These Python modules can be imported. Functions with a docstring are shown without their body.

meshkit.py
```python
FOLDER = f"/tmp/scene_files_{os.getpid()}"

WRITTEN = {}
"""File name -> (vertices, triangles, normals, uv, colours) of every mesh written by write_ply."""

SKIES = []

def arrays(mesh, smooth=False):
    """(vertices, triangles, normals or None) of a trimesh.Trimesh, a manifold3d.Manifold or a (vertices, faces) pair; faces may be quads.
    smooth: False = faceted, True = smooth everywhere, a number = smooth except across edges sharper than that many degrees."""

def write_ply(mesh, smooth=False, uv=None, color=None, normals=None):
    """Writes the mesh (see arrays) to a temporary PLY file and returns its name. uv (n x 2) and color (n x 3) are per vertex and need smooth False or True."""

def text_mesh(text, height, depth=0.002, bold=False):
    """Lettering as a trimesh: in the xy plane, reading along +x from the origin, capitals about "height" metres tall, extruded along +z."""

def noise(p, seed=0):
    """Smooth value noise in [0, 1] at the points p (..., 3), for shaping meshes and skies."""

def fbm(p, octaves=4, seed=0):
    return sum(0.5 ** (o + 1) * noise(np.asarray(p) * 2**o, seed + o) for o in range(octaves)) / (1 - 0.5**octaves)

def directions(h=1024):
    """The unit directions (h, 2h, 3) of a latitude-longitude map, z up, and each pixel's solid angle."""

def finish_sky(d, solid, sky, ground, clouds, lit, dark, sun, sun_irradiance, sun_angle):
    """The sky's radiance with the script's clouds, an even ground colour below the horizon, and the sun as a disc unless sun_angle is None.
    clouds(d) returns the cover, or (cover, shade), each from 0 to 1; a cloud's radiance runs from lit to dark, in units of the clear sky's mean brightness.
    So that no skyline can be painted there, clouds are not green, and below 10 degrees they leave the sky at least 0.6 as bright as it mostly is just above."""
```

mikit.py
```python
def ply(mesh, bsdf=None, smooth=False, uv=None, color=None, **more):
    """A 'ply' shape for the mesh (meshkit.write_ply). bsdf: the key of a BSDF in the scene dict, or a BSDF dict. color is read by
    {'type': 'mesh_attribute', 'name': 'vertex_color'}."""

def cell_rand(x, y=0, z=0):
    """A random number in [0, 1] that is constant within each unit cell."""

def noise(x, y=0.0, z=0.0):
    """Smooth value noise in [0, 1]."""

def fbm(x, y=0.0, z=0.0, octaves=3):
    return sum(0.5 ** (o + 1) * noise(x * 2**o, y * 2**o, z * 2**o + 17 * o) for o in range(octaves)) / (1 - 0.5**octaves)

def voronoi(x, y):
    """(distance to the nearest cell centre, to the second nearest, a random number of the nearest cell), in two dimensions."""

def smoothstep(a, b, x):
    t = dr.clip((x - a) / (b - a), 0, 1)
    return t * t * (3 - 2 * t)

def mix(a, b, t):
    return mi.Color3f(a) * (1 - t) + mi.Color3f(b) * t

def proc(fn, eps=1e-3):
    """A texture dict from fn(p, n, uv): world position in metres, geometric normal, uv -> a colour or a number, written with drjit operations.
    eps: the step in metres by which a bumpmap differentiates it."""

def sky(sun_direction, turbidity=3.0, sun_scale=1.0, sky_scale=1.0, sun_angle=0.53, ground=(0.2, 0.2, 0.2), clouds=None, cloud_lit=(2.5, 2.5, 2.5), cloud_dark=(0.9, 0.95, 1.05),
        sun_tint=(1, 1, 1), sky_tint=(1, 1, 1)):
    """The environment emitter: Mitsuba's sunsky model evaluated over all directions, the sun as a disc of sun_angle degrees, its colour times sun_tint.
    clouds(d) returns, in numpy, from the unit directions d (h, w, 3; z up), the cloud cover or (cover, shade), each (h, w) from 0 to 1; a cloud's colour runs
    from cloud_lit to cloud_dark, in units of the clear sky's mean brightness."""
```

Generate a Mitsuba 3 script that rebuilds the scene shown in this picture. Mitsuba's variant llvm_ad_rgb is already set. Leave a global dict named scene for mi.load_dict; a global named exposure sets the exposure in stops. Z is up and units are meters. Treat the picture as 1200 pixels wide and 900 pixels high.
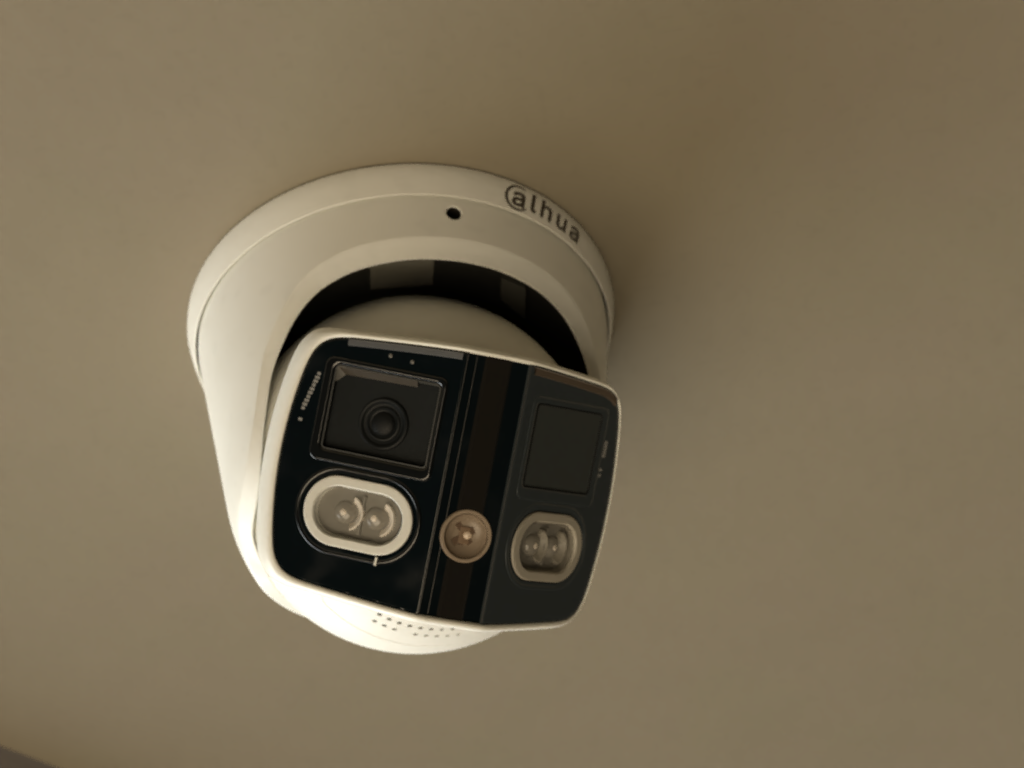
import math, numpy as np, trimesh, mitsuba as mi, mikit, meshkit
import manifold3d as m3
from manifold3d import Manifold, Mesh
from shapely import Polygon, affinity, box as sbox

scene, labels = {}, {}
T = mi.ScalarTransform4f
H = 2.6                                   # height of the ceiling above the floor
UP = np.array([0, 0, H])

# ------------------------------------------------------------------ camera, added light panels, exposure
exposure = 0.0
EYE = np.array([0.0294786, -0.5049492, -0.4853247])
FWD = np.array([0, 0.7430280, 0.6692603])
CUP = np.array([0.1313196, -0.6634646, 0.7365935])
scene['camera'] = {
    'type': 'thinlens', 'fov': 24.1035736, 'fov_axis': 'x', 'near_clip': 0.05, 'far_clip': 100.0,
    'aperture_radius': 0.0018, 'focus_distance': 0.53,
    'to_world': T().look_at(origin=(EYE + UP).tolist(), target=(EYE + UP + FWD).tolist(), up=CUP.tolist()),
}


def lamp(key, pos, size, radiance, label):
    """An added, unseen light panel, metres away, facing the security camera."""
    pos = np.array(pos, float)
    scene[key] = {'type': 'rectangle',
                  'to_world': T().look_at(origin=(pos + UP).tolist(), target=(UP + [0, 0, -.05]).tolist(), up=[.1, .2, 1]).scale([size[0] / 2, size[1] / 2, 1]),
                  'bsdf': {'type': 'ref', 'id': 'added_panel_cloth'},
                  'emitter': {'type': 'area', 'radiance': {'type': 'rgb', 'value': list(radiance)}}}
    labels[key] = {'label': label, 'category': 'lamp'}


scene['added_panel_cloth'] = {'type': 'diffuse', 'reflectance': {'type': 'rgb', 'value': .5}}
KEY_DIR = np.array([-.76, .49, -.28]); KEY_DIR /= np.linalg.norm(KEY_DIR)
lamp('added_key_panel', KEY_DIR * 2.3, (2.7, 1.6), np.array([1.0, 1.05, 1.045]) * 5.1, 'added unseen cool panel low at the far left, standing in for window light')  # added panel, out of view, for light taken to come from a window
lamp('added_fill_panel', (-.55, -.78, -2.2), (2.0, 2.0), np.array([1.0, .815, .565]) * 3.55, 'added unseen warm fill panel near the floor, standing in for bounced light')  # added fill in place of light bounced off the floor

# ------------------------------------------------------------------ materials


def rgb(*c):
    return {'type': 'rgb', 'value': [float(x) for x in (c if len(c) == 3 else c * 3)]}


def mat(key, color, rough=.4, **k):
    scene[key] = {'type': 'twosided', 'b': {'type': 'principled', 'base_color': color if isinstance(color, dict) else rgb(*color), 'roughness': rough, **k}}


def ceiling_colour(p, n, uv):
    t = mikit.fbm(p.x * 9 + 3, p.y * 9, 1.0, octaves=3)
    s = mikit.fbm(p.x * 70, p.y * 70, 4.0, octaves=3)
    g = mikit.smoothstep(.42, .62, mikit.fbm(p.x * 26 + 9, p.y * 26 + 5, 2.0, octaves=2))
    k = mikit.smoothstep(.45, .65, mikit.fbm(p.x * 22 + 31, p.y * 22 + 17, 8.0, octaves=2))
    c = mikit.mix((.230, .200, .143), (.237, .207, .148), t)
    c = mikit.mix(c, mi.Color3f(.229, .204, .143), g * .35)
    c = mikit.mix(c, mi.Color3f(.238, .200, .150), k * .35)
    speck = mikit.smoothstep(.80, .88, mikit.noise(p.x * 420, p.y * 420, 6.0))
    return c * (.978 + .044 * s) * (1 - .03 * speck)


def ceiling_bump(p, n, uv):
    return mikit.fbm(p.x * 260, p.y * 260, 1.0, octaves=3)


scene['ceiling_paint'] = {'type': 'twosided', 'b': {'type': 'bumpmap', 'arbitrary': {'type': 'ref', 'id': 'ceiling_paint_flat'}, 'tex': mikit.proc(ceiling_bump, eps=4e-4), 'scale': .00012}}
scene['ceiling_paint_flat'] = {'type': 'principled', 'base_color': mikit.proc(ceiling_colour), 'roughness': .75, 'specular': .25}


def plastic_colour(p, n, uv):
    t = mikit.fbm(p.x * 60, p.y * 60, p.z * 60, octaves=3)
    d = mikit.smoothstep(.60, .78, mikit.fbm(p.x * 150 + 5, p.y * 150, p.z * 150, octaves=3))
    return mikit.mix((.775, .775, .725), (.81, .81, .765), t) * (1 - .035 * d)


mat('white_plastic', mikit.proc(plastic_colour), .42, specular=.45)
mat('bezel_plastic', (.79, .79, .74), .30, specular=.5)
mat('black_gloss', (.0036, .0062, .0080), .09, specular=.5)
mat('black_with_reflection', (.034, .042, .047), .2, specular=.5)  # room reflection on the right half is put into this paler black
mat('frame_gloss', (.0060, .0072, .0080), .14, specular=.7)
mat('black_bevel', (.010, .011, .012), .22, specular=.6)
mat('ledge_grey', (.022, .022, .021), .3, specular=.5)
mat('ridge_reflection', (.0125, .0115, .0102), .18, specular=.5)  # brown here is a warm reflection held in the colour
mat('black_matt', (.008, .008, .0075), .5, specular=.3)
mat('cavity_black', (.022, .022, .020), .45, specular=.35)
mat('tab_grey', (.135, .130, .108), .5, specular=.3)
mat('reflection_grey', (.075, .080, .088), .28, specular=.6)  # painted reflection along the top of the left panel
mat('reflection_brown', (.085, .066, .050), .30, specular=.6)  # painted reflection on the right panel, warmer
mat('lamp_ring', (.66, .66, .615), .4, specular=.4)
mat('lamp_ring_shaded', (.31, .29, .245), .45, specular=.4)  # shaded copy of lamp_ring: shade of the right side is in the colour
mat('reflector_grey', (.22, .21, .185), .32, specular=.6)
mat('reflector_bright', (.75, .70, .63), .35, specular=.6)
mat('bulb_grey', (.26, .245, .215), .15, specular=.7)
mat('bulb_core', (.70, .64, .56), .2, specular=.7)
mat('tab_dark', (.065, .065, .057), .5, specular=.3)
mat('led_tan', (.27, .215, .16), .35, specular=.5)
mat('led_brown', (.13, .088, .060), .3, specular=.6)
mat('led_amber', (.21, .145, .095), .4, specular=.4)
mat('led_chip', (.70, .58, .46), .2, specular=.8)
mat('print_grey', (.21, .21, .205), .5)
mat('letter_ink', (.036, .027, .016), .5)
mat('lens_black', (.0045, .006, .0068), .55, specular=.3)
mat('lens_ring', (.0078, .0100, .0112), .5, specular=.25)
mat('lens_floor', (.0040, .0070, .0086), .5, specular=.3)
mat('edge_highlight', (.060, .062, .060), .25, specular=.7)  # highlight on the left window edges, held in the colour
mat('wall_lit_brown', (.070, .062, .052), .4, specular=.4)  # light on the upper recess wall, put into the colour
mat('glint_pale', (.12, .118, .11), .35, specular=.6)  # pale colour for painted glints
mat('screw_steel', (.10, .09, .075), .35, metallic=.8)
mat('hole_dark', (.012, .009, .006), .6)
mat('strip_dark', (.11, .098, .090), .6)
mat('pane_with_reflection', (.039, .045, .045), .25, specular=.5)  # opaque; the room mirrored in the right pane is painted as grey
def smudge(p, n, uv):
    return .07 + .16 * mikit.smoothstep(.45, .75, mikit.fbm(p.x * 90, p.y * 90, p.z * 90, octaves=3))


scene['black_gloss']['b']['roughness'] = mikit.proc(smudge)
scene['clear_pane'] = {'type': 'thindielectric', 'int_ior': 1.49}

# ------------------------------------------------------------------ geometry helpers


def part(key, mesh, bsdf, smooth=30, label=None):
    """One entry of the scene, under the next free number of its name."""
    k, i = key, 0
    while k in scene:
        i += 1
        k = f'{key}_{i:03d}'
    if isinstance(mesh, Manifold):
        mm = mesh.to_mesh()
        mesh = (mm.vert_properties[:, :3], mm.tri_verts)
    if isinstance(mesh, tuple):
        v, f = np.asarray(mesh[0], float), np.asarray(mesh[1], int)
        if f.shape[1] == 4:
            f = np.vstack([f[:, [0, 1, 2]], f[:, [0, 2, 3]]])
        mesh = trimesh.Trimesh(v, f, process=False)
    mesh = mesh.copy()
    mesh.vertices = mesh.vertices + UP
    scene[k] = mikit.ply(mesh, bsdf, smooth=smooth)
    if label:
        labels[k] = {'label': label}
    return k


def grid(rings, close=True):
    """Loft of rings (k, n, 3), closed round; returns vertices and quads."""
    R = np.asarray(rings, float)
    k, n = R.shape[:2]
    i, j = np.meshgrid(np.arange(k - 1), np.arange(n if close else n - 1), indexing='ij')
    j2 = (j + 1) % n
    f = np.stack([i * n + j, i * n + j2, (i + 1) * n + j2, (i + 1) * n + j], -1).reshape(-1, 4)
    return R.reshape(-1, 3), f


def lathe(profile, n=128, caps=True):
    """Profile of (radius, height) round the z axis, top and bottom closed by fans; a closed solid when caps."""
    t = np.arange(n) / n * 2 * np.pi
    rings = [[(r * math.cos(a), r * math.sin(a), z) for a in t] for r, z in profile]
    v, f = grid(rings)
    f = np.vstack([f[:, [0, 1, 2]], f[:, [0, 2, 3]]])
    if caps:
        v = np.vstack([v, [[0, 0, profile[0][1]], [0, 0, profile[-1][1]]]])
        a, b, last = len(v) - 2, len(v) - 1, (len(profile) - 1) * n
        j = np.arange(n)
        f = np.vstack([f, np.stack([j * 0 + a, (j + 1) % n, j], 1), np.stack([j * 0 + b, last + j, last + (j + 1) % n], 1)])
    m = trimesh.Trimesh(v, f, process=True)
    if m.is_watertight and m.volume < 0:
        m.invert()
    return m


def solid(m):
    m = m if isinstance(m, trimesh.Trimesh) else trimesh.Trimesh(*m)
    m = trimesh.Trimesh(m.vertices, m.faces, process=True)
    if m.volume < 0:
        m.invert()
    return Manifold(Mesh(np.asarray(m.vertices, np.float32), np.asarray(m.faces, np.uint32)))


def slab(poly, z0, z1, bevel=.0005):
    """A convex plate from z0 to z1 whose top edge is rounded by two chamfers."""
    def ring(p, z):
        c = np.array(p.exterior.coords)[:-1]
        return np.c_[c, np.full(len(c), z)]
    pts = [ring(poly, z0), ring(poly, z1 - bevel), ring(poly.buffer(-bevel * .29), z1 - bevel * .29), ring(poly.buffer(-bevel), z1)]
    return Manifold.hull_points(np.vstack(pts).astype(np.float32))


def stadium(L, r):
    """Half length L, end radius r, along x."""
    from shapely import LineString
    return LineString([(-L + r, 0), (L - r, 0)]).buffer(r, 24)


def rrect(x0, x1, y0, y1, r):
    return sbox(x0 + r, y0 + r, x1 - r, y1 - r).buffer(r, 10)


def disc(r):
    from shapely import Point
    return Point(0, 0).buffer(r, 24)


def at(mesh, M):
    """The mesh (Manifold, Trimesh) placed by the 3x4 matrix M."""
    if isinstance(mesh, Manifold):
        return mesh.transform(np.asarray(M, np.float64)[:3, :4])
    m = mesh.copy()
    m.vertices = np.asarray(m.vertices) @ M[:3, :3].T + M[:3, 3]
    return m


def shift(x=0, y=0, z=0):
    return np.array([[1, 0, 0, x], [0, 1, 0, y], [0, 0, 1, z]], float)


def compose(A, B):
    return np.c_[A[:, :3] @ B[:, :3], A[:, :3] @ B[:, 3] + A[:, 3]]


# ------------------------------------------------------------------ the setting
g = np.linspace(-4, 4, 41)
gx, gy = np.meshgrid(g, g)
v = np.stack([gx.ravel(), gy.ravel(), 0 * gx.ravel()], 1)
i, j = np.meshgrid(np.arange(40), np.arange(40), indexing='ij')
q = np.stack([i * 41 + j, (i + 1) * 41 + j, (i + 1) * 41 + j + 1, i * 41 + j + 1], -1).reshape(-1, 4)
part('ceiling', (v, q), 'ceiling_paint', smooth=False)
labels['ceiling'] = {'kind': 'structure'}

# dark rounded strip under the ceiling, for the dark corner at the lower left
e = np.array([.0312, .0346, 0]); e /= np.linalg.norm(e)
o = np.array([-e[1], e[0], 0])
c0 = np.array([-.1615, .1740, 0]) + o * .014
RC = .045
prof = [(-.004, -.0002)] + [(RC * math.sin(t_), -.0003 - RC * (1 - math.cos(t_))) for t_ in np.linspace(0.02, 1.5, 24)] + [(.09, -.045), (.09, -.0005)]
rings = [[c0 + e * s_ + o * (a) + np.array([0, 0, b]) for a, b in prof] for s_ in (-3, 3)]
part('ceiling_corner_strip', grid(rings), 'strip_dark', smooth=35)
labels['ceiling_corner_strip'] = {'kind': 'structure'}

# ------------------------------------------------------------------ the security camera
CAM = 'security_camera'
labels[CAM] = {'label': 'white dome security camera with a wide black two-lens face fixed under the tan ceiling', 'category': 'security camera'}

# mounting base: ring with a rounded lower lip
base = [(.0602, -.0002), (.0620, -.0006), (.0621, -.0028), (.0614, -.0060), (.06065, -.0088), (.0602, -.0104), (.0601, -.0106), (.0598, -.0106), (.0597, -.0104), (.0597, -.0036), (.0400, -.0036)]
base_m = lathe(base, 360)
K_BASE = part(CAM + '__base_ring', base_m, 'white_plastic', smooth=40)

part(CAM + '__gap_shade', lathe([(.0596, -.0058), (.0592, -.0062), (.0586, -.0058), (.0586, -.0040), (.0596, -.0040)], 256, caps=False), 'hole_dark', smooth=30, label='thin dark ring put between the base ring and the shell for the shade of the gap')  # added dark ring standing for the shade down in the gap

# turret shell: a cone that runs into a sphere round the eyeball, cut away towards the face
HB, RS, RB = .059, .0525, .0492
A0 = math.radians(7.2855)
HN, RN = HB + RS * math.sin(A0), RS * math.cos(A0)


def shell_r(h, off=0.0):
    h = np.asarray(h, float)
    cone = RN + (HN - h) * math.tan(A0) - off
    sph = np.sqrt(np.maximum((RS - off) ** 2 - (h - HB) ** 2, 1e-9))
    return np.where(h < HN, cone, np.minimum(sph, cone))


TC = -69.5
from scipy.interpolate import PchipInterpolator
H_OUT = PchipInterpolator([0, 10, 20, 29, 39, 47, 54, 60, 65, 71, 78, 86, 100, 108, 120, 140, 180, 181],
                          np.array([24.8, 24.9, 25.4, 26.2, 28.6, 32.8, 39.5, 46.5, 56, 66.5, 73, 76, 78, 80.3, 82.5, 80, 76, 76]) / 1000)
D_IN = PchipInterpolator([0, 30, 47, 54, 65, 80, 110, 180, 181], np.array([4.6, 4.6, 3.9, 3.2, 3.0, 2.6, 1.6, .8, .8]) / 1000)
NT = 480
th = np.arange(NT) / NT * 2 * np.pi
dl = np.abs((np.degrees(th) - TC + 180) % 360 - 180)
# smooth the kink of the two halves a little
hout, din = H_OUT(dl), D_IN(dl)
ct, st = np.cos(th), np.sin(th)


def ringrz(rr, hh):
    return np.stack([rr * ct, rr * st, -hh], -1)


H_TOP = .0045
rings = [ringrz(np.full(NT, .0590), np.full(NT, H_TOP)), ringrz(np.full(NT, .0590), np.full(NT, .0104))]
H_TOP = .0106
for s_ in np.linspace(.02, 1, 56):
    hh = H_TOP + .0009 + (hout - .0007 - H_TOP - .0009) * s_
    rings.append(ringrz(shell_r(hh), hh))
hh = hout - .0001
rings.append(ringrz(shell_r(hh) - .00022, hh))
TH = np.interp(dl, [0, 40, 62, 90, 112, 125, 180], [.0029, .0029, .0015, .0015, .0034, .0036, .0036])
din = din + np.interp(dl, [0, 40, 62, 90, 112, 180], [0, 0, .0024, .0024, 0, 0])
for s_ in np.linspace(.12, .93, 7):
    hh = hout + din * s_
    rings.append(ringrz(shell_r(hh) - .0003 - (TH - .0003) * s_, hh))
hh = hout + din
rings.append(ringrz(shell_r(hh) - TH - .0002, hh - .0003))
for s_ in np.linspace(.06, 1, 24):
    hh = (hout + din - .0010) + (H_TOP + .001 - hout - din + .0010) * s_
    rings.append(ringrz(shell_r(hh) - TH - .0002, hh))
H_TOP = .0045
rings.append(ringrz(np.full(NT, .0545), np.full(NT, H_TOP)))
rings.append(rings[0])
shell_v, shell_f = grid(rings[:-1] + [rings[0]])
shell = solid((shell_v, np.vstack([shell_f[:, [0, 1, 2]], shell_f[:, [0, 2, 3]]])))
# screw hole on the side towards the face
a = math.radians(-70.0)
hn = np.array([math.cos(a) * math.cos(A0), math.sin(a) * math.cos(A0), -math.sin(A0)])
hx = np.array([-math.sin(a), math.cos(a), 0])
hy = np.cross(hn, hx)
hp = np.array([float(shell_r(.0155)) * math.cos(a), float(shell_r(.0155)) * math.sin(a), -.0155])
MH = np.c_[hx, hy, hn, hp]
cut = Manifold.cylinder(.02, .00205, .00205, 48, True)
cham = Manifold.cylinder(.0007, .0018, .0026, 48).translate([0, 0, -.0006])
shell = shell - at(cut, MH) - at(cham, MH)
K_SHELL = part(CAM + '__turret_shell', shell, 'white_plastic', smooth=38)
part(K_SHELL + '__hole_sleeve', at(lathe([(.0020, -.0002), (.0020, -.006), (.0001, -.006), (.0001, -.0062), (.0021, -.0062), (.0021, -.0002)], 48, caps=False), MH), 'hole_dark')
sc = Manifold.cylinder(.0012, .0017, .0014, 40) - Manifold.cylinder(.004, .0006, .0006, 6, True).translate([0, 0, .002])
part(K_SHELL + '__set_screw', at(sc, compose(MH, shift(.0002, 0, -.0046))), 'screw_steel', label='dark set screw down in the small round hole')

# dark retaining ring inside the opening, with two grey clamp tabs
ring_p = [(.0556, .0125), (.0545, .0190), (.0535, .0262), (.0525, .0272), (.0500, .0262), (.0300, .0143), (.0200, .0120), (.0200, .0112), (.0550, .0112)]


def sweep_ring(p, a0, a1, n, closed):
    t = np.radians(np.linspace(a0, a1, n, endpoint=not closed))
    R_ = np.array([[(r_ * math.cos(x), r_ * math.sin(x), -h_) for r_, h_ in p] for x in t])
    R_ = np.swapaxes(R_, 0, 1)
    if closed:
        return grid(np.concatenate([R_, R_[:1]], 0))
    v_, f_ = grid(np.swapaxes(R_, 0, 1))
    f_ = np.vstack([f_[:, [0, 1, 2]], f_[:, [0, 2, 3]]])
    k_ = len(p)
    caps = [[b, b + i_, b + i_ + 1] for b in (0, (n - 1) * k_) for i_ in range(1, k_ - 1)]
    return v_, np.vstack([f_, caps])


K_RING = part(CAM + '__retaining_ring', sweep_ring(ring_p, 0, 360, 192, True), 'cavity_black', smooth=35)
tab_p = [(.0520, .0240), (.0520, .0283), (.0500, .0278), (.0300, .0160), (.0290, .0130)]
ca_, sa_ = math.cos(math.radians(-85)), math.sin(math.radians(-85))
tab = Manifold.hull_points(np.array([(r_ * ca_ - w_ * sa_, r_ * sa_ + w_ * ca_, -h_) for r_, h_ in tab_p for w_ in (-.0086, .0086)], np.float32))
part(K_RING + '__clamp_tab', tab, 'tab_grey', smooth=35)
tab = Manifold.hull_points(np.array([(w_ + d_, -math.sqrt(r_ ** 2 - w_ ** 2), -(.0284 - .59 * (.050 - r_) - q_)) for w_ in (.0305, .0335, .0365) for r_, d_ in ((.0515, 0), (.050, 0), (.0405, -.001)) for q_ in (0, .004)], np.float32))
part(K_RING + '__clamp_tab', tab, 'tab_dark', smooth=35)

# ---- eyeball and its face: R holds the face axes, ball centre BC
R = np.array([[0.9000251, 0.3175320, 0.2985434], [0.4357057, -0.6386461, -0.6342647], [-0.0107357, 0.7009312, -0.7131480]])
BC = np.array([0, 0, -HB])
FO = np.array([0, .0017, .0544])          # centre of the middle strip, from the ball's centre, in face axes
MB = np.c_[R, BC]                          # ball frame
MF = np.c_[R, BC + R @ FO]                 # face frame
AL, CW = .57936, .00865                    # fold of the two side panels, half width of the strip
W_, WC, HS, HC = .05337, .0489, .0341, .0314
SA, CA = math.sin(AL), math.cos(AL)


def flat_to_face(x):
    """Distance along the folded face -> X, Z in the face frame."""
    x = np.asarray(x, float)
    ex = np.maximum(np.abs(x) - CW, 0)
    return np.sign(x) * (np.minimum(np.abs(x), CW) + ex * CA), -ex * SA


MP = {-1: compose(MF, np.c_[[CA, 0, SA], [0, 1, 0], [-SA, 0, CA], [-CW + CW * CA, 0, CW * SA]]),
      1: compose(MF, np.c_[[CA, 0, -SA], [0, 1, 0], [SA, 0, CA], [CW - CW * CA, 0, CW * SA]])}

side = [(WC + (W_ - WC) * (1 - (y / HC) ** 2), y) for y in np.linspace(HC, -HC, 25)]
top = [(x, HS - (HS - HC) * max(0, (x - CW) / (WC - CW)) ** 1.25) for x in np.linspace(0, WC, 14)[:-1]]
half = top + side + [(x, -y) for x, y in top[::-1]]
outline = Polygon(half + [(-x, y) for x, y in half[::-1][1:-1]]).buffer(0)
outline = outline.buffer(-.0078, 24).buffer(.0078, 24)
# resample evenly
ln = outline.exterior
NO = 420
op = np.array([ln.interpolate(i / NO, normalized=True).coords[0] for i in range(NO)])
if Polygon(op).exterior.is_ccw is False:
    op = op[::-1]
from scipy.ndimage import gaussian_filter1d
op = gaussian_filter1d(op, 4.0, axis=0, mode='wrap')
outline = Polygon(op)
tg = np.roll(op, -1, 0) - np.roll(op, 1, 0)
nm = gaussian_filter1d(np.c_[tg[:, 1], -tg[:, 0]] / np.linalg.norm(tg, axis=1, keepdims=True), 3.0, axis=0, mode='wrap')
nm /= np.linalg.norm(nm, axis=1, keepdims=True)


def face_ring(off, dz, scale=1.0, zfix=None):
    k_ = .52 + .48 * np.clip(-nm[:, :1] / .6, 0, 1) + .2 * np.clip(-nm[:, 1:], 0, 1) - .47 * np.clip(nm[:, :1], 0, 1)
    p = op + nm * off * (k_ if off > 0 else 1)
    X, Z = flat_to_face(p[:, 0])
    Z = gaussian_filter1d(Z, 2.2, mode='wrap')
    Z = Z + dz if zfix is None else np.full(NO, zfix) + Z * .0
    return np.stack([X * scale, p[:, 1] * scale, Z], -1)


def blend(A, B, t):
    return A * (1 - t) + B * t


r_front = [face_ring(-.0006, -.0040), face_ring(-.0004, -.0006), face_ring(-.0001, .0002), face_ring(.0005, .0006), face_ring(.0011, .0005), face_ring(.0017, .0001), face_ring(.0022, -.0008), face_ring(.0026, -.0020), face_ring(.0028, -.0036), face_ring(.0028, -.0054)]
mid = face_ring(.0024, -.0074)
neck = face_ring(-.0030, -.0135) * [.97, .96, 1]
deep = face_ring(-.0030, 0, .62, zfix=-.040)
rr = r_front + [mid, blend(mid, neck, .35) + [0, 0, -.0006], blend(mid, neck, .7) + [0, 0, -.0004], neck, blend(neck, deep, .3), deep]
bz_v, bz_f = grid(rr)
bz = trimesh.Trimesh(bz_v, np.vstack([bz_f[:, [0, 1, 2]], bz_f[:, [0, 2, 3]]]), process=False)
part(CAM + '__face_bezel', at(bz, MF), 'bezel_plastic', smooth=45, label='thin white rim and sides of the wide face')

# eyeball: sphere, its front hidden in the bezel cut off, speaker panel with seam and holes below
ball = Manifold.sphere(RB, 200)
ball = ball - Manifold.cube([.078, .058, .06], True).translate([0, 0, .052])


def ball_dir(pol, lat):
    a_, b_ = math.radians(pol), math.radians(lat)
    return np.array([math.cos(b_) * math.sin(a_), -math.cos(b_) * math.cos(a_), math.sin(b_)])


# the seam of the speaker panel, a shallow groove along a rounded rectangle on the sphere
seam_pts = [(-37.5, 42), (-37.2, 32)] + [(-32.5 + 4.7 * math.cos(t_), 31 - 4.6 * math.sin(t_)) for t_ in np.linspace(math.pi, math.pi / 2, 7)[::1]] + [(x_, 26.4) for x_ in (-24, -16, -8, 0, 8, 16, 24)] + [(30 + 5 * math.cos(t_), 31 - 4.6 * math.sin(t_)) for t_ in np.linspace(math.pi / 2, 0, 7)] + [(35.3, 42)]
fine = []
for p_, q_ in zip(seam_pts[:-1], seam_pts[1:]):
    for t_ in np.linspace(0, 1, 5)[:-1]:
        fine.append(ball_dir(p_[0] * (1 - t_) + q_[0] * t_, p_[1] * (1 - t_) + q_[1] * t_) * RB)
beads = [Manifold.sphere(.00026, 10).translate(p_.tolist()) for p_ in fine]
ball = ball - Manifold.batch_boolean([Manifold.batch_hull([a_, b_]) for a_, b_ in zip(beads[:-1], beads[1:])], m3.OpType.Add)
holes = [(-18 + 4.5 * k_, 39.2) for k_ in range(9)] + [(-17.2 + 4.25 * k_, 35.0) for k_ in range(9) if k_ != 3]
cups = []
for pol, lat in holes:
    d_ = ball_dir(pol, lat)
    x_ = np.cross([0, 0, 1], d_); x_ /= np.linalg.norm(x_)
    Mh = np.c_[x_, np.cross(d_, x_), d_, d_ * RB]
    ball = ball - at(Manifold.cylinder(.003, .00072, .00072, 16, True), Mh)
    cups.append(at(Manifold.cylinder(.0002, .0007, .0007, 16), compose(Mh, shift(0, 0, -.0007))))
K_BALL = part(CAM + '__eyeball', at(ball, MB), 'white_plastic', smooth=28)
for c_ in cups:
    part(K_BALL + '__speaker_hole', at(c_, MB), 'hole_dark')

# ---- middle strip: black floor, two thin ledges, ridge with a warm reflection as its brown
strip_poly = Polygon([(-CW, HS - .0003), (CW, HS - .0003), (CW, -HS + .0003), (-CW, -HS + .0003)])
strip = slab(strip_poly, -.0035, -.0009, .0002)
LED_Y = -.01216 
hole = Manifold.cylinder(.02, .0069, .0069, 64, True).translate([0, LED_Y, 0])
K_STRIP = part(CAM + '__middle_strip', at(strip - hole, MF), 'black_gloss')
ridge = Manifold.hull_points(np.array([(x_, y_, z_) for y_ in (HS - .0006, -HS + .0006) for x_, z_ in ((-.0040, -.0012), (-.0029, -.0003), (.0029, -.0003), (.0040, -.0012))], np.float32))
part(K_STRIP + '__ridge', at(ridge - hole, MF), 'ridge_reflection', smooth=False, label='raised band down the middle, its brown a painted warm reflection')
for x0_, x1_, h_ in ((-.00862, -.00832, -.0002), (-.00610, -.00578, -.0006), (.00832, .00862, -.0002)):
    part(K_STRIP + '__ledge', at(slab(sbox(x0_, -HS + .0008, x1_, HS - .0008), -.0012, h_, .00012) - hole, MF), 'ledge_grey', smooth=False)

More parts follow.
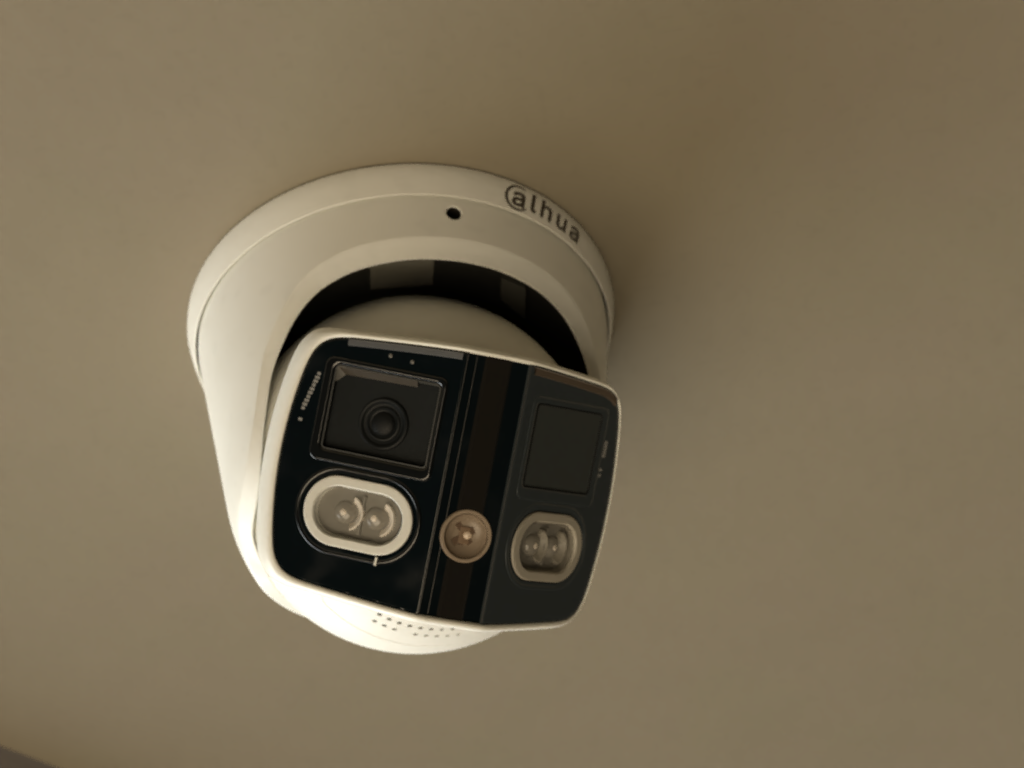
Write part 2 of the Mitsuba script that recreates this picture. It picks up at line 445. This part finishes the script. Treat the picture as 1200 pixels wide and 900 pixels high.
# round warm lamp in the strip
ML = compose(MF, shift(0, LED_Y, 0))
K_LED = part(CAM + '__round_lamp', at(lathe([(.00685, -.0030), (.00685, -.0002), (.0066, .0001), (.0060, .0001), (.0057, -.0003), (.0052, -.0016), (.0040, -.0026), (.0022, -.0030)], 64, caps=False), ML), 'led_tan', label='round tan lamp low in the middle strip')
part(K_LED + '__reflector_floor', at(lathe([(.0056, -.0029), (.0024, -.0029), (.0001, -.0029)], 48, caps=False), ML), 'led_tan')
for a_, r0_, r1_, h_ in ((35, .0012, .0030, .0006), (128, .0012, .0036, .0005), (222, .0010, .0034, .0006), (262, .0012, .0026, .0004), (318, .0013, .0028, .0005)):
    w_ = Manifold.hull_points(np.array([(x_, y_, z_) for z_ in (-.0031, -.0024) for x_, y_ in ((r0_, -h_), (r0_, h_), (r1_, -h_ * 1.7), (r1_, h_ * 1.7))], np.float32))
    part(K_LED + '__rib', at(w_.rotate([0, 0, a_]), ML), 'led_brown', smooth=False)
part(K_LED + '__chip', at(lathe([(.0011 * math.cos(t_), -.0022 + .0008 * math.sin(t_)) for t_ in np.linspace(0, 1.56, 8)], 32), compose(ML, shift(.0008, .0002, 0))), 'led_chip', smooth=60)
part(K_LED + '__chip_base', at(slab(rrect(-.0013, .0015, -.0022, .0022, .0004), -.0031, -.0022, .0002), ML), 'led_amber')
part(K_LED + '__cover', at(trimesh.Trimesh([[0, 0, -.00025]] + [[.0058 * math.cos(t_), .0058 * math.sin(t_), -.00025] for t_ in np.arange(48) / 48 * 2 * np.pi], [[0, 1 + k_, 1 + (k_ + 1) % 48] for k_ in range(48)]), ML), 'clear_pane', smooth=False)

# ---- the two side panels
PILL_X, PILL_Y, PL, PR = .0293, -.01235, .01475, .0091
WX0, WX1, WY0, WY1 = .0126, .0441, -.0002, .0245
LENS = (.0279, .0117)
half_l = outline.buffer(-.0003).intersection(sbox(-1, -1, -CW, 1))
half_r = outline.buffer(-.0003).intersection(sbox(CW, -1, 1, 1))
for sgn, poly, gloss, names in ((-1, half_l, 'black_gloss', ('left', 'reflection_grey')), (1, half_r, 'black_with_reflection', ('right', 'reflection_brown'))):
    M = MP[sgn]
    xa, xb = sorted((sgn * .0122, sgn * .0455))
    pa, pb = sorted((sgn * .0138, sgn * .0427))
    win, pane = rrect(xa, xb, -.0006, .0264, .0024), rrect(pa, pb, .0026, .0246, .0014)
    pill_hole = affinity.translate(stadium(PL + .0003, PR + .0003), sgn * PILL_X, PILL_Y)
    body = slab(poly.convex_hull, -.0034, 0, .0006)
    well = slab(pane, -.0030, .002, .0001)
    body = body - well - slab(pill_hole, -.0032, .002, .0001)
    K = part(CAM + '__face_panel', at(body, M), gloss, smooth=25, label=f'glossy black {names[0]} half of the face with its lens window')
    # strip along the top of the panel whose colour is a painted reflection
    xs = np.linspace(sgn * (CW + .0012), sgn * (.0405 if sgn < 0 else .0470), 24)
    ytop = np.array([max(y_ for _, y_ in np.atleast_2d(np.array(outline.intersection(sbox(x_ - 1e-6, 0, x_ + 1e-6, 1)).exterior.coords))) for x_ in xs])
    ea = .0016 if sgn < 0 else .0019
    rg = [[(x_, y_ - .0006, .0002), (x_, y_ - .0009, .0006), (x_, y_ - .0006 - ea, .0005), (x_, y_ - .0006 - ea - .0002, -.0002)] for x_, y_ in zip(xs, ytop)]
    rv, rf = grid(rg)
    part(K + '__edge_reflection', at(trimesh.Trimesh(rv, np.vstack([rf[:, [0, 1, 2]], rf[:, [0, 2, 3]]]), process=False), M), names[1], smooth=30)
    # raised frame round the lens window
    prof = [(0, -.0003, 0)] + [(0, (.0007 if sgn < 0 else .0002) * math.sin(t_), .0007 * (1 - math.cos(t_))) for t_ in np.linspace(.1, np.pi / 2, 6)]
    rg = []
    for w_, z_, d_ in prof:
        rg.append((rrect(xa + d_, xb - d_, -.0006 + d_, .0264 - d_, .0024 - d_ * .8), z_))
    for t_ in np.linspace(0, np.pi / 2, 7):
        e_ = .0009 * (1 - math.sin(t_))
        rg.append((rrect(pa - e_, pb + e_, .0026 - e_, .0246 + e_, .0014 + e_), (.0007 if sgn < 0 else .0002) * math.cos(t_)))
    rg.append((rrect(pa, pb, .0026, .0246, .0014), -.0030))
    rv, rf = grid([np.c_[np.array(p_.exterior.coords)[:-1], np.full(len(p_.exterior.coords) - 1, z_)] for p_, z_ in rg])
    part(K + '__window_frame', at(trimesh.Trimesh(rv, np.vstack([rf[:, [0, 1, 2]], rf[:, [0, 2, 3]]]), process=False), M), 'frame_gloss' if sgn < 0 else 'black_with_reflection', smooth=60)
    # thin edge of the pane; on the left a highlight is in the colour
    ed = slab(pane.buffer(-.0001), -.0004, .0004, .00005) - slab(pane.buffer(-.00042), -.002, .003, .00005)
    part(K + '__pane_edge', at(ed, M), 'edge_highlight' if sgn < 0 else 'black_bevel', smooth=25)
    # left recess: light on its top and right walls and a corner glint, painted pale
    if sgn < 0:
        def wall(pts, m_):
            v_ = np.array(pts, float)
            part(K + '__lit_window_wall', at(trimesh.Trimesh(v_, [[0, 1, 2], [0, 2, 3], [0, 2, 1], [0, 3, 2]][:2], process=False), M), m_, smooth=False)
        wall([(pa + .0004, .02455, -.0002), (pb - .0068, .02455, -.0002), (pb - .0068, .0226, -.0021), (pa + .0004, .0222, -.0021)], 'wall_lit_brown')
        wall([(pb - .0066, .0244, -.0003), (pb - .0004, .0244, -.0003), (pb - .0004, .0238, -.0012), (pb - .0066, .0238, -.0012)], 'edge_highlight')
        wall([(pb - .00005, .0238, -.0003), (pb - .00005, .0130, -.0003), (pb - .0006, .0140, -.0014), (pb - .0007, .0234, -.0014)], 'glint_pale')
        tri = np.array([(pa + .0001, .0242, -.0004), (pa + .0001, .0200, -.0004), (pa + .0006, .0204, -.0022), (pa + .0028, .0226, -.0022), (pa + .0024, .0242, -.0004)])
        part(K + '__corner_glint', at(trimesh.Trimesh(tri, [[0, 1, 2], [0, 2, 3], [0, 3, 4]], process=False), M), 'glint_pale', smooth=60)
    # recessed lens behind the clear pane
    part(K + '__window_floor', at(slab(pane.buffer(-.0001), -.0034, -.0026, .0001), M), 'lens_floor' if sgn < 0 else 'black_with_reflection')
    if sgn < 0:
        ML_ = compose(M, shift(sgn * LENS[0], LENS[1], -.0026))
        part(K + '__lens_barrel', at(lathe([(.0068, 0), (.0066, .0009), (.0062, .0011), (.0058, .0010), (.0052, .0004), (.0046, .0003), (.0044, .0007), (.0040, .0008), (.0036, .0004), (.0030, .0002)], 72, caps=False), ML_), 'lens_ring', smooth=25)
        part(K + '__lens', at(Manifold.sphere(.0040, 64).scale([.8, .8, .35]).translate([0, 0, .0002]) - Manifold.cube([.02, .02, .02], True).translate([0, 0, -.0099]), ML_), 'lens_black')
    pm = trimesh.creation.extrude_polygon(pane.buffer(-.0001), .00001, engine='earcut')
    top_f = pm.faces[(pm.face_normals[:, 2] > .9)]
    part(K + '__lens_pane', at(trimesh.Trimesh(pm.vertices + [0, 0, -.0001], top_f, process=True), M), 'clear_pane' if sgn < 0 else 'pane_with_reflection', smooth=False)
    # twin infrared lamp: rim, well, two cups with bulbs
    MI = compose(M, shift(sgn * PILL_X, PILL_Y, 0))
    rim = slab(stadium(PL, PR), -.0030, .0007, .0005) - slab(stadium(PL - .0031, PR - .0029), -.004, .004, .0001)
    rim = rim - Manifold.hull_points(np.vstack([np.c_[np.array(stadium(PL - .0031, PR - .0029).exterior.coords), np.full(len(stadium(1, .1).exterior.coords), -.0004)], np.c_[np.array(stadium(PL - .0023, PR - .0021).exterior.coords), np.full(len(stadium(1, .1).exterior.coords), .0010)]]).astype(np.float32))
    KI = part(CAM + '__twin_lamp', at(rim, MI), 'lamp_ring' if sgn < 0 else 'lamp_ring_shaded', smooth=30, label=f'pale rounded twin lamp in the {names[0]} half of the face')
    part(KI + '__well', at(slab(stadium(PL - .0029, PR - .0027), -.0032, -.0026, .0001), MI), 'reflector_grey')
    for bx_ in (-.0036, .0048):
        Mb = compose(MI, shift(bx_, 0, -.0026))
        # half-open reflector cup: an arc of the cup wall on one side
        arc = sweep_ring([(.0030, -.0001), (.0043, -.0019), (.0047, -.0019), (.0047, -.0001)], -66, 66, 24, False)
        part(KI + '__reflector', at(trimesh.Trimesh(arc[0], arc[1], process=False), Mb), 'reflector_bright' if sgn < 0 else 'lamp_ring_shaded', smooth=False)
        part(KI + '__bulb', at(lathe([(.0029 * math.cos(t_), .0020 * math.sin(t_)) for t_ in np.linspace(0, 1.50, 12)], 48, caps=False), compose(Mb, shift(-.0006, 0, 0))), 'bulb_grey', smooth=60)
        part(KI + '__bulb_tip', at(lathe([(.0011 * math.cos(t_), .0014 + .0008 * math.sin(t_)) for t_ in np.linspace(0, 1.56, 8)], 32, caps=True), compose(Mb, shift(-.0006, 0, 0))), 'bulb_core', smooth=60)
    part(KI + '__divider', at(slab(rrect(.0001, .0009, -.0050, .0050, .0003), -.0030, -.0012, .0002), MI), 'reflector_grey')
    part(KI + '__cover', at(trimesh.Trimesh(*(lambda m_: (m_.vertices, m_.faces[m_.face_normals[:, 2] > .9]))(trimesh.creation.extrude_polygon(stadium(PL - .0026, PR - .0024), .00001, engine='earcut')), process=True), compose(MI, shift(0, 0, -.0001))), 'clear_pane', smooth=False)
    # raised bead round the lamp that catches a thin glint
    rg = [(stadium(PL + .0008 + d_, PR + .0008 + d_), z_) for d_, z_ in [(.0003, -.0005)] + [(.0009 - .0006 * math.cos(t_), (.0005 if sgn < 0 else .0002) * math.sin(t_)) for t_ in np.linspace(.1, math.pi - .1, 9)] + [(.0015, -.0003)]]
    rv, rf = grid([np.c_[np.array(p_.exterior.coords)[:-1], np.full(len(p_.exterior.coords) - 1, z_)] for p_, z_ in rg])
    part(K + '__lamp_bead', at(trimesh.Trimesh(rv, np.vstack([rf[:, [0, 1, 2]], rf[:, [0, 2, 3]]]), process=False), MI), 'frame_gloss' if sgn < 0 else 'black_with_reflection', smooth=60)
    # small printing beside the window, too small to read: short strokes down the edge
    if sgn < 0:
        strokes = [(-.0468 - .00028 * k_, .0212 - .00105 * k_, .0013 if k_ % 3 else .0010) for k_ in range(10)] + [(-.0495, .0088, .0011)]
    else:
        strokes = [(.0466, .0172 - .00090 * k_, .0013) for k_ in range(5)] + [(.0464, .0098, .0011), (.0464, .0083, .0009)]
    if sgn < 0:
        for x_, y_ in ((-.0288, .0292), (-.0228, .0287)):  # two glints, built as small pale dots
            part(K + '__glint_dot', at(slab(affinity.translate(disc(.00055), x_, y_), -.0001, .0003, .0002), M), 'glint_pale', smooth=40)
    for x_, y_, w_ in strokes:
        part(K + '__printed_mark', at(slab(rrect(x_ - w_ / 2, x_ + w_ / 2, y_ - .00040, y_ + .00040, .0002), -.0001, .00006, .00003), M), 'print_grey')

# small pale tick under the left lamp and two glints above the window
part(CAM + '__face_panel__lamp_tick', at(slab(sbox(-.0005, -.0116, .0002, -.0094), -.0001, .0006, .0002), compose(MP[-1], shift(-PILL_X + .0072, PILL_Y, 0))), 'lamp_ring')

# ---- brand lettering round the base ring


def wrap(mesh, th0, h0, slant=0.0):
    """Flat lettering (x along the ring, y towards the ceiling, z out) laid on the base ring."""
    v = np.array(mesh.vertices)
    h_ = h0 - v[:, 1]
    rad = np.interp(h_, [.0006, .0028, .0060, .0088, .0102], [.0620, .0621, .0614, .06065, .0603])
    t_ = math.radians(th0) + (v[:, 0] + v[:, 1] * slant) / .0615
    rho = rad + v[:, 2] - .00015
    return trimesh.Trimesh(np.stack([rho * np.cos(t_), rho * np.sin(t_), -h_], 1), mesh.faces, process=False)


def letter(ch, height):
    m = meshkit.text_mesh(ch, height, depth=.0003, bold=True)
    return m.subdivide_to_size(.0009) if len(m.faces) < 4000 else m


HL = .0056
adv = {'a': .0051, 'l': .0026, 'h': .0052, 'u': .0052}
x_ = .0030
tm = np.linspace(math.radians(62), math.radians(318), 40)
outer_ = [(.0038 * math.cos(t_) * 1.12 + .0052, .0041 * math.sin(t_) + .0024) for t_ in tm]
inner_ = [(.0031 * math.cos(t_) * 1.12 + .0053, .0035 * math.sin(t_) + .0024) for t_ in tm[::-1]]
sw = trimesh.creation.extrude_polygon(Polygon(outer_ + inner_).buffer(0), .0003, engine='earcut').subdivide_to_size(.0009)
part(K_BASE + '__letter', wrap(sw, -57.0, .0084, .12), 'letter_ink', smooth=False)
for ch in 'alhua':
    part(K_BASE + '__letter', wrap(trimesh.Trimesh(*(lambda m_: (np.asarray(m_.vertices) * [1.12, 1, 1] + [x_, 0, 0], m_.faces))(letter(ch, HL))), -57.0, .0084, .12), 'letter_ink', smooth=False)
    x_ += adv[ch] + .0009
